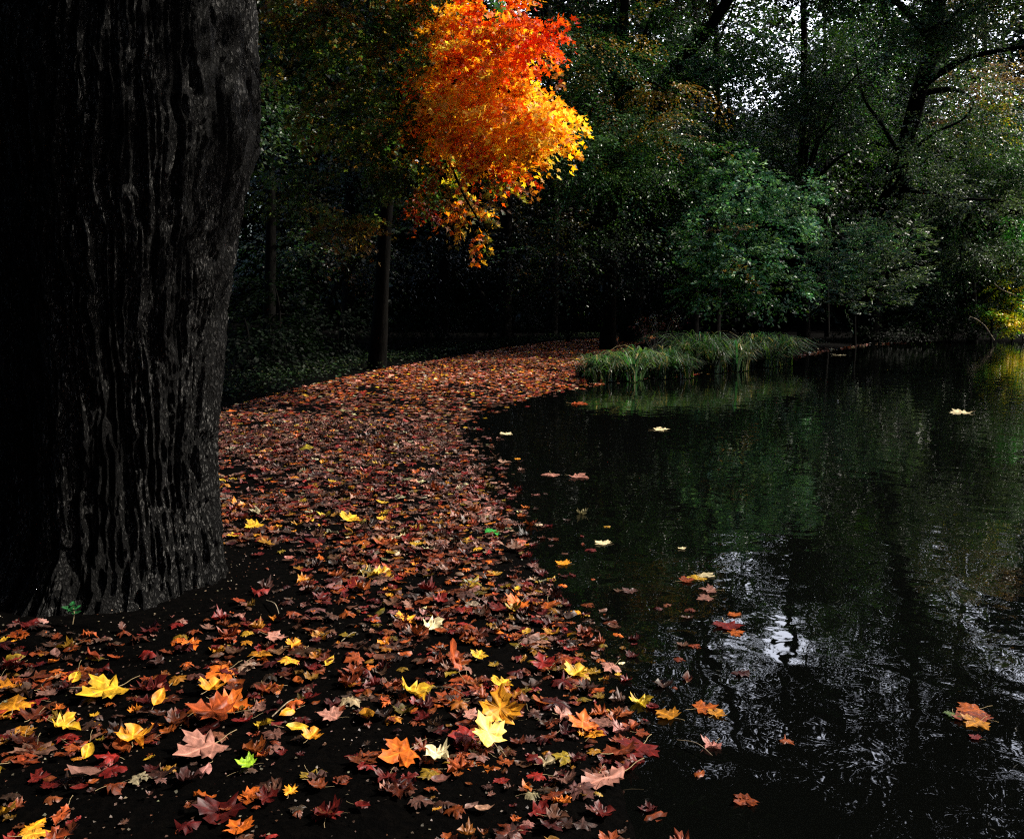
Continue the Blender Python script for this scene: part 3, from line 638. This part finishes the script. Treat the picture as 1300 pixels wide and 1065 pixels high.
# ---- green trees across the middle
def ring(cx0, cx1, cy0, cy1, n, Y, rx, ry, rd, nt_, pals, rng, dY=3):
    return [blob(rng.uniform(cx0, cx1), rng.uniform(cy0, cy1), Y + rng.uniform(-dY, dY), rx * rng.uniform(.7, 1.2), ry * rng.uniform(.7, 1.2), rd, nt_, pals[rng.integers(0, len(pals))]) for _ in range(n)]
r5 = np.random.default_rng(15)
tree("hornbeam_tree", "tall green hornbeam with tiered drooping sprays and amber tints, centre", "tree",
     [(772, 436, 33), (776, 300, 33), (786, 120, 33), (800, -120, 33), (810, -380, 33)], .26,
     ring(700, 850, 150, 235, 12, 30, 50, 8, 1.2, 15, [GD, GM], r5, 2) + ring(700, 850, 235, 350, 12, 30, 50, 8, 1.2, 11, [GX, GX, GD], r5, 2) + ring(680, 860, -10, 170, 22, 31, 52, 12, 1.4, 19, [GM, GM, GD, GM, GM, GA], r5, 2) +  # lower sprays dimmed by palette: shade put into their leaf colour
     [blob(745, 50, 30, 30, 12, .8, 7, GA), blob(790, 40, 30, 36, 16, .8, 8, GA), blob(760, 55, 29, 22, 8, .8, 5, GA), blob(850, 150, 29, 28, 8, .7, 6, GA), blob(845, 170, 29, 26, 7, .7, 5, GA)] +
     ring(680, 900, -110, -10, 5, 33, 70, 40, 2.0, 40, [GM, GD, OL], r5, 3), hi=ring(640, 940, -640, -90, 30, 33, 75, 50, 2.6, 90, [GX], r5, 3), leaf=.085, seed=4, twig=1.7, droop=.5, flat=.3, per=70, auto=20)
tree("beech_tree", "dark beech behind the hornbeam, its trunk leaning to the right", "tree",
     [(800, 430, 40), (806, 300, 40), (818, 170, 40), (850, 95, 40), (905, 30, 40), (950, -60, 40), (980, -220, 40)], .42,
     ring(820, 970, 60, 260, 18, 39, 40, 24, 1.8, 56, [GM, GD, GM], r5) + ring(780, 960, -60, 40, 6, 42, 46, 18, 1.6, 34, [GD, OL, GM], r5), hi=ring(840, 1080, -640, -170, 36, 42, 70, 44, 3, 84, [GX], r5), leaf=.12, seed=6, twig=1.1, auto=14,
     limbs=[([(818, 170, 40), (800, 110, 40), (820, 40, 41), (850, -40, 41)], .16)])
tree("pole_tree", "slim dark tree standing upright behind the fresh green hazel", "tree",
     [(1020, 430, 44), (1018, 250, 44), (1021, 60, 44), (1016, -160, 44)], .26,
     ring(955, 1110, 90, 260, 16, 42, 38, 22, 1.8, 66, [GD, GM, GG], r5) + ring(960, 1100, -40, 90, 10, 43, 36, 22, 1.5, 44, [GD, GM], r5), leaf=.12, seed=8, twig=1.0, auto=14)
tree("sapling_tree", "thin twin of the upright tree, a narrow stem to its right", "tree",
     [(1050, 430, 47), (1048, 200, 47), (1047, 40, 47), (1044, -100, 47)], .11,
     ring(1030, 1130, 0, 260, 14, 46, 34, 22, 1.5, 30, [GD, GM], r5), leaf=.12, seed=9, twig=1.0, auto=8)
tree("leaning_tree", "big black trunk leaning over the far bank with a long right hand limb", "tree",
     [(1098, 420, 42), (1118, 290, 41), (1142, 215, 40), (1166, 120, 39), (1184, 60, 38), (1200, -60, 37), (1225, -220, 36)], .46,
     [blob(1150, 170, 36, 60, 40, 1, 36, GG), blob(1210, 90, 35, 50, 30, 1, 30, GG + GM), blob(1240, 250, 36, 60, 26, 1, 44, GG), blob(1120, 270, 36, 40, 26, 1, 26, GD), blob(1130, 60, 35, 50, 30, 1, 36, GM)] + ring(980, 1420, -200, -20, 20, 39, 46, 26, 2.2, 50, [GX, GD], r5) + ring(1080, 1300, -60, 60, 14, 38, 46, 20, 1.8, 62, [GM, GG, GD], r5) + ring(1110, 1300, 70, 240, 14, 42, 44, 22, 1.6, 60, [GG, GD, GD], r5) +
     [] + ring(1090, 1180, 40, 180, 5, 43, 34, 22, 1.4, 28, [GM], r5), hi=ring(1020, 1440, -640, -215, 50, 38, 70, 42, 3, 70, [GX], r5, 3) + ring(960, 1420, -230, -50, 24, 38, 40, 26, 2, 52, [GX], r5, 3), leaf=.115, tone=.95, seed=12, twig=1.0, auto=16,
     limbs=[([(1166, 112, 39), (1195, 92, 38), (1235, 72, 37), (1310, 58, 36)], .2), ([(1140, 240, 40), (1175, 244, 39), (1215, 252, 38), (1290, 256, 37)], .14), ([(1160, 190, 40), (1185, 170, 39.5), (1225, 150, 39), (1240, 120, 39)], .08), ([(1148, 205, 40), (1120, 160, 40), (1095, 120, 41), (1085, 60, 41)], .1)])
tree("autumn_tree", "tree with thin brown and yellow leaves behind the leaning trunk", "tree",
     [(1255, 425, 54), (1252, 250, 54), (1250, 50, 54), (1248, -120, 54)], .25,
     [blob(1240, 110, 52, 44, 34, 2, 80, BW), blob(1265, 140, 52, 40, 30, 2, 70, BW + YG), blob(1225, 150, 51, 26, 22, 1.5, 36, BW), blob(1262, 170, 51, 30, 18, 1.5, 40, YG), blob(1285, 100, 52, 30, 30, 2, 40, BW)] + ring(1200, 1330, -120, 80, 5, 54, 50, 30, 2, 36, [BW, OL], r5), leaf=.15, tone=1.0, seed=13, twig=1.1, auto=8)
tree("bank_tree", "dense grey green tree filling the right bank above the water", "tree",
     [(1235, 428, 46), (1232, 320, 46), (1228, 220, 46), (1225, 150, 46)], .22,
     ring(1170, 1330, 190, 340, 26, 44, 36, 22, 1.5, 60, [GG, GG, GM, GD], r5, 2) + ring(1170, 1330, 330, 410, 12, 44, 34, 18, 1.0, 50, [GD, GG, GD], r5, 1), leaf=.11, tone=.95, seed=14, twig=.8, auto=12)
# shrubs
tree("hazel_shrub", "large fresh green hazel shrub with arching branches behind the sedge", "shrub",
     [(940, 445, 30), (942, 400, 30), (948, 320, 30), (955, 230, 30)], .06,
     [blob(945, 240, 30, 52, 34, 1.2, 100, GB), blob(905, 300, 29.5, 46, 34, 1.2, 90, GB + GM), blob(985, 285, 30, 50, 32, 1.2, 90, GB), blob(940, 330, 29, 60, 34, 1.2, 100, GB + GM), blob(900, 370, 29, 46, 24, 1.0, 56, GM), blob(985, 365, 29.5, 46, 26, 1.0, 60, GB + GM), blob(1015, 245, 31, 28, 22, .9, 34, GB), blob(880, 340, 29, 24, 20, .8, 22, GM),
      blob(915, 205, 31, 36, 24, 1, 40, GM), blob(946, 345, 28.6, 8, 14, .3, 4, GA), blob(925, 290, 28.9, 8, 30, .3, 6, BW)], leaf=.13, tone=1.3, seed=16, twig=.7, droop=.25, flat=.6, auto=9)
tree("willow_shrub", "rounded narrow leaved willow shrub at the water's edge right of the hazel", "shrub",
     [(1085, 434, 38), (1085, 400, 38), (1088, 360, 38), (1090, 310, 38)], .07,
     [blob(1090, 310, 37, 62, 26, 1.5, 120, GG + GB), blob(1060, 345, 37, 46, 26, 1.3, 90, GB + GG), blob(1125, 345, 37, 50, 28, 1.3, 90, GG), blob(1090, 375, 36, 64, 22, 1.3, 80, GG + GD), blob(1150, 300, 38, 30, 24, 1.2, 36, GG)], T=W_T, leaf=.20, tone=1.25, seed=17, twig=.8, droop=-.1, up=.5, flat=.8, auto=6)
tree("dogwood_shrub", "vivid green shrub at the right edge of the frame", "shrub",
     [(1285, 428, 48), (1285, 400, 48), (1282, 340, 48)], .05,
     [blob(1275, 310, 44, 20, 22, .9, 40, GM), blob(1290, 290, 44, 18, 18, .8, 30, [(.05, .30, .05), (.10, .34, .06)]), blob(1300, 345, 44, 22, 26, .9, 36, GM + YG)], leaf=.13, seed=18, twig=.6, auto=4)
tree("overhanging_bush", "sunlit yellow green bush leaning over the water at far right", "shrub",
     [(1330, 426, 46), (1318, 400, 45), (1300, 380, 44), (1275, 365, 43.5)], .07,
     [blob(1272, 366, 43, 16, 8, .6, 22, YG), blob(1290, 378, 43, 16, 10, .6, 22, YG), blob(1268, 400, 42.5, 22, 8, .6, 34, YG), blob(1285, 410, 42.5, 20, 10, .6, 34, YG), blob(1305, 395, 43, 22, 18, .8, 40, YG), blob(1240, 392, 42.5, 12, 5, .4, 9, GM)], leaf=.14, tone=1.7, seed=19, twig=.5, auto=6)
# under-storey in the dark middle and on the left
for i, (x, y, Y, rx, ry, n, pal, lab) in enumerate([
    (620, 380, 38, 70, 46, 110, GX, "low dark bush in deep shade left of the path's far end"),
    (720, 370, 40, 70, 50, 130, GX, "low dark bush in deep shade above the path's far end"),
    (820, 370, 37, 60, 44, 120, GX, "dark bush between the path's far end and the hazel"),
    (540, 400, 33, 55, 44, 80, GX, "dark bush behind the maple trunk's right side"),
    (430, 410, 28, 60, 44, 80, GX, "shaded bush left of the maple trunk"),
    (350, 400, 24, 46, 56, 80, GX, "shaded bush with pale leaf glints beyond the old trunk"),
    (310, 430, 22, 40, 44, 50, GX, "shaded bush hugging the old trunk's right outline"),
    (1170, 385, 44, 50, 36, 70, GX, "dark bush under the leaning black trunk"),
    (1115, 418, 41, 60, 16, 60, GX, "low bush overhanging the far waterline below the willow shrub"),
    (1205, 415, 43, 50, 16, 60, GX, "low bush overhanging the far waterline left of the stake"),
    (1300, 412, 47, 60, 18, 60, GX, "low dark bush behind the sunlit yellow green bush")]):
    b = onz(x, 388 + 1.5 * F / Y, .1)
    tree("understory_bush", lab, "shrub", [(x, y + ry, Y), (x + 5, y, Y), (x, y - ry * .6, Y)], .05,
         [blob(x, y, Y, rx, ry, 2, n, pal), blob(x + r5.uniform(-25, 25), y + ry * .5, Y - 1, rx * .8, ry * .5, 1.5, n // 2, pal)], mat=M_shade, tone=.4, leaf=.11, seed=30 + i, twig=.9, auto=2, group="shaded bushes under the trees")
# left wood
for i, (x, Y, r, lab, pal) in enumerate([
    (340, 27, .16, "slim tree just right of the old trunk, green where light falls through", GM + GG),
    (395, 31, .22, "shaded tree between the old trunk and the maple", GX + OL),
    (440, 38, .25, "dark tree standing behind the maple's left side", GD + GG),
    (560, 36, .24, "dark tree standing behind the maple's orange boughs", GX),
    (640, 44, .28, "dark tree behind the path bend", GX),
    (700, 47, .26, "dark tree left of the hornbeam", GX + OL),
    (880, 50, .24, "dark tree behind the hazel's left side", GX + GD),
    (908, 46, .22, "thin dark trunk rising behind the top of the hazel", GX + GD)]):
    rr5 = np.random.default_rng(60 + i)
    bl = ring(x - 60, x + 60, -60, 330, 9, Y, 46, 34, 2.2, 46, [pal], rr5, 2.5) + ring(x - 80, x + 80, -380, -60, 7, Y, 70, 50, 3, 90, [pal], rr5, 2)
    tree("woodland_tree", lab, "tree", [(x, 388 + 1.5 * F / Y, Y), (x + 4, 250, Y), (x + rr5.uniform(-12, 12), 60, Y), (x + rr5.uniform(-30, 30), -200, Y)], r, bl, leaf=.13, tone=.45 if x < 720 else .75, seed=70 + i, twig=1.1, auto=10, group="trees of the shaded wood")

# ---- distant wood as a mass
rngw = np.random.default_rng(99); bl = []
for i in range(210):
    x = rngw.uniform(-200, 1500); Y = rngw.uniform(60, 85)
    top = -60
    y = rngw.uniform(top, 400); 
    if 860 < x < 1090 and y < 100 and rngw.uniform() < .6: continue
    bl.append(blob(x, y, Y, 90, 60, 4, 150, GX + GD))
for i in range(110):
    bl.append(blob(rngw.uniform(640, 1360), rngw.uniform(150, 390), rngw.uniform(58, 70), 70, 40, 4, 150, GX))
for i in range(34):
    bl.append(blob(rngw.uniform(240, 560), rngw.uniform(60, 380), rngw.uniform(56, 66), 60, 50, 4, 150, GX))
for i in range(44):
    x = rngw.uniform(-300, 850); bl.append(blob(x, rngw.uniform(-350, 30), rngw.uniform(58, 75), 90, 80, 4, 150, GX))
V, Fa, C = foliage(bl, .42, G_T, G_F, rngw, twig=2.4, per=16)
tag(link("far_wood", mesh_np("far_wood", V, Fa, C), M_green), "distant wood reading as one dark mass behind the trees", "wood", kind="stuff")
bl = []  # unseen foliage added around and overhead to block sky fill
for i in range(150):
    az = math.radians(rngw.uniform(112, 318)); rd = rngw.uniform(15, 27); zc = rngw.uniform(1, 17)
    if az > math.radians(296): rd = rngw.uniform(24, 30)
    bl.append(((rd * math.sin(az), rd * math.cos(az), zc), (3.2, 3.2, 2.4), 46, GX))
for i in range(120):
    az = math.radians(rngw.uniform(33, 118)); rd = rngw.uniform(36, 46)
    bl.append(((rd * math.sin(az), rd * math.cos(az), rngw.uniform(1, 20)), (3.6, 3.6, 2.6), 40, GX))
for i in range(34):
    bl.append(((rngw.uniform(1, 7.5), rngw.uniform(-14, 2), rngw.uniform(14.5, 17)), (3.0, 3.0, 1.0), 44, GX))
for i in range(56):
    bl.append(((rngw.uniform(-20, -1.5), rngw.uniform(-14, 14), rngw.uniform(10.5, 15)), (3.2, 3.2, 1.2), 44, GX))
for i in range(14):
    bl.append(((rngw.uniform(-2, 5), rngw.uniform(-12, 1), rngw.uniform(11, 15)), (3.2, 3.2, 1.2), 44, GX))
V, Fa, C = foliage(bl, .36, G_T, G_F, rngw, twig=2.0, per=16)
pp = V.reshape(-1, 4, 3).mean(1); X_, Y_, W_ = proj(pp); vis = (W_ > .1) & (Y_ > -30) & (X_ > -40) & (X_ < 1340)
Fk = Fa[np.repeat(~vis, 2)]
tag(link("added_canopy", mesh_np("added_canopy", V, Fk, C), M_green), "unseen leafy canopy added around and above the path to block sky light", "wood", kind="stuff")
trk = []
for i in range(60):
    x = rngw.uniform(-300, 1600); Y = rngw.uniform(58, 80); b = at(x, 380, Y); r = rngw.uniform(.12, .3)
    trk.append(tube([(b[0], b[1], -.3), (b[0] + rngw.normal(0, .3), b[1], 7), (b[0] + rngw.normal(0, 1), b[1], 15)], [r, r * .8, r * .4], 7))
V, Fq = join(trk); tag(link("far_wood_stems", mesh_np("far_wood_stems", V, Fq, smooth=True), M_bark), "massed stems of the distant wood", "wood", kind="stuff")

# ------------------------------------------------------------------ sedge on the promontory
def sedge(px0, py0, w_px, n, hgt, seed, label, lean=0.0):
    rng = np.random.default_rng(seed); c = onz(px0, py0, .1); half = w_px / F * c[1] / 2
    root = empty("sedge_clump", (c[0], c[1], 0), label, "grass clump", "sedge clumps on the promontory")
    S = 7; t = np.linspace(0, 1, S)
    nt_ = 26; tx = rng.uniform(-half, half, nt_); ty = rng.uniform(-.9, .9, nt_) + tx * .9; th_ = rng.uniform(.55, 1.15, nt_); tz = rng.uniform(0, 2 * PI, nt_); q = rng.integers(0, nt_, n)
    bx = c[0] + tx[q] + rng.normal(0, .05, n); by = c[1] + ty[q] + rng.normal(0, .05, n)
    h = 1.25 * hgt * rng.uniform(.5, 1.1, n) * th_[q]; az = tz[q] + rng.normal(0, 1.1, n); out = rng.uniform(.25, 1.1, n) * h * .95
    dx = np.cos(az) * out + lean * h; dy = np.sin(az) * out
    bz = gz(np.c_[bx, by]); bz = np.maximum(bz, -.05)
    X = bx[:, None] + dx[:, None] * t ** 1.7; Y = by[:, None] + dy[:, None] * t ** 1.7; Z = bz[:, None] + h[:, None] * (1.55 * t - 1.0 * t ** 2.6)
    Z = np.maximum(Z, .02)
    wd = .013 * (1 - t ** 2 * .9)[None] * rng.uniform(.7, 1.5, (n, 1)); sx = -np.sin(az)[:, None] * wd; sy = np.cos(az)[:, None] * wd
    sx = sx + wd * .5
    A = np.stack([X - sx, Y - sy, Z], -1); B = np.stack([X + sx, Y + sy, Z], -1)
    V = np.stack([A, B], 2).reshape(-1, 3); base = (np.arange(n) * S * 2)[:, None] + (np.arange(S - 1) * 2)[None]
    Fc = np.stack([base, base + 1, base + 3, base + 2], -1).reshape(-1, 4)
    C = .85 * np.array(GG + GM + [(.30, .24, .12)])[rng.integers(0, 9, n)] * th_[q][:, None] ** 3 * rng.uniform(.6, 1.3, (n, 1))
    put("blades", mesh_np("blades", V, Fc, np.repeat(np.clip(C, 0, 1), S * 2, 0)), M_green, root)
sedge(775, 476, 80, 1000, .6, 1, "low dark sedge clump at the left end of the promontory", -.1)
sedge(835, 474, 100, 1600, .72, 2, "broad sedge clump with trailing blades in the promontory's middle")
sedge(905, 466, 80, 1600, .95, 3, "tallest arching sedge clump of the promontory", -.1)
sedge(965, 460, 80, 1400, .88, 4, "sedge clump at the right end of the promontory", .15)
# seed-headed plant behind the sedge
def flowering():
    b = at(832, 440, 29); b[2] = .1; rng = np.random.default_rng(4)
    root = empty("flowering_plant", b, "reddish leafy plant with white seed heads rising behind the sedge", "plant")
    st = []; tips = []
    for i in range(12):
        e = b + np.array([rng.uniform(-.8, .8), rng.uniform(-.3, .3), rng.uniform(.6, 1.1)]); st.append(tube([b, (b + e) / 2 + rng.normal(0, .05, 3), e], [.01, .008, .005], 5)); tips.append(e)
    V, Fq = join(st); put("stems", mesh_np("stems", V, Fq), M_twig, root)
    V, Fa, C = foliage([(e, (.18, .18, .2), 5, [(.2, .05, .04), (.12, .04, .03), (.1, .09, .03)]) for e in tips], .07, G_T, G_F, rng, twig=.25, per=8); put("leaves", mesh_np("leaves", V, Fa, C), M_green, root)
    V, Fa, C = foliage([(e + (0, 0, .12), (.05, .05, .05), 3, [(.7, .65, .55)]) for e in tips[:6]], .05, G_T, G_F, rng, twig=.06, per=6); put("seed_heads", mesh_np("seed_heads", V, Fa, C), M_green, root)
flowering()
# ground ivy along the edge of the wood
rng = np.random.default_rng(41); k = 9000; q = rng.integers(0, len(edge) - 1, k); t = rng.uniform(size=k)[:, None]; E = np.array(edge)
P = E[q] * (1 - t) + E[q + 1] * t + np.c_[rng.normal(-.5, .6, k) - .4, rng.uniform(0, 2.5, k)]
nn = np.c_[rng.normal(0, .5, (k, 2)), np.ones(k)]; dd = np.c_[rng.normal(size=(k, 2)), rng.normal(0, .3, k)]
V, Fa = bake(G_T, G_F, basis(dd, nn), np.c_[P, gz(P) + rng.uniform(.02, .22, k)], rng.uniform(.05, .1, k))
C = np.array(GG + GX + GX[:1] + [(.2, .19, .16)])[rng.choice(9, k, p=[.06, .06, .08, .08, .22, .24, .12, .1, .04])] * .4
tag(link("ground_ivy", mesh_np("ground_ivy", V, Fa, np.repeat(C, 4, 0)), M_shade), "grey green ground cover along the dark edge of the wood", "ground cover", kind="stuff")
# wind-blown leaf line along the far spit
k = 130; t = rng.uniform(size=k)[:, None]; S_ = np.array(shore[16:20]); q = rng.integers(0, 3, k); P = S_[q] * (1 - t) + S_[q + 1] * t + rng.normal(0, .12, (k, 2))
D = dict(P=np.c_[P, np.maximum(gz(P), 0) + .02], d=np.c_[rng.normal(size=(k, 2)), np.zeros(k)], n=np.c_[rng.normal(0, .3, (k, 2)), np.ones(k)], sz=rng.uniform(.07, .14, k), ci=rng.choice([5, 6, 6, 3, 7], k))
build_litter(D, np.ones(k, bool), [SIMPLE], "leaf_litter", M_far, "thin line of washed up leaves along the far spit")
# small green seedling by the old trunk, twigs, branch in the water
def seedling():
    b = onz(92, 792, .1); root = empty("seedling", b, "small green seedling growing at the foot of the old trunk", "plant")
    V, Fq = tube([b, b + (.01, 0, .05), b + (0, .01, .09)], [.003, .002, .0015], 5); put("stem", mesh_np("stem", V, Fq), M_stem, root)
    rng = np.random.default_rng(8)
    for i in range(7):
        a = i * 2.4; d = np.array([[math.cos(a), math.sin(a), .25]]); T, Fc, U = TV[0]
        V, Fa = bake(T, Fc, basis(d, np.array([[0, -.3, 1.0]])), (b + (0, 0, .05 + .006 * i))[None], np.array([.05])); put("leaf", mesh_np("leaf", V, Fa, np.tile([(.01, .09, .02)], (len(V), 1)), U), M_litter, root)
seedling()
for i, (x0, y0, x1, y1, r, lab) in enumerate([(338, 757, 354, 775, .0035, "short pale forked twig right of the trunk base"), (345, 900, 372, 880, .0025, "thin dark twig among the left foreground leaves"), (78, 868, 128, 880, .003, "pale twig crossing behind the largest yellow leaf"),
        (433, 805, 452, 795, .002, "curved pale grass stalk on bare soil"), (545, 855, 590, 866, .002, "fine straight twig by the curled rust leaf"), (860, 905, 905, 925, .002, "thin twig floating near the front leaves")]):
    a_ = onz(x0, y0, .12); b_ = onz(x1, y1, .12); m_ = (a_ + b_) / 2 + (.01, .01, .02)
    gz0 = max(ground_at(*m_[:2]), 0); a_[2] = gz0 + .015; b_[2] = gz0 + .02; m_[2] = gz0 + .03
    V, Fq = tube([a_, m_, b_], [r, r, r * .6], 6, .3, i); ctr = V.mean(0)
    o = link("twig", mesh_np("twig", V - ctr, Fq, smooth=True), M_twig); o.location = ctr; tag(o, lab, "twig")
def branch():
    root = empty("fallen_branch", at(1300, 425, 42), "pale fallen branch slanting into the pond at far right", "branch")
    V, Fq = tube([at(1318, 392, 43), at(1290, 376, 42.5), at(1272, 368, 42), at(1262, 360, 42)], [.05, .04, .03, .015], 7, .3, 3); put("bough", mesh_np("bough", V, Fq, smooth=True), M_twig, root)
    V, Fq = tube([at(1262, 432, 41), at(1250, 414, 41), at(1240, 406, 41), at(1231, 402, 41)], [.03, .035, .03, .02], 7, .3, 3); put("side_branch", mesh_np("side_branch", V, Fq, smooth=True), M_twig, root)
branch()
b = at(1258, 430, 41.5); V, Fq = tube([(b[0], b[1], -.5), (b[0] + .02, b[1], .4), (b[0], b[1], 1.05)], [.05, .05, .045], 8, .2, 2)
o = link("wooden_stake", mesh_np("wooden_stake", V, Fq, smooth=True), M_bark); tag(o, "thin dark stake standing in the water at far right", "stake")
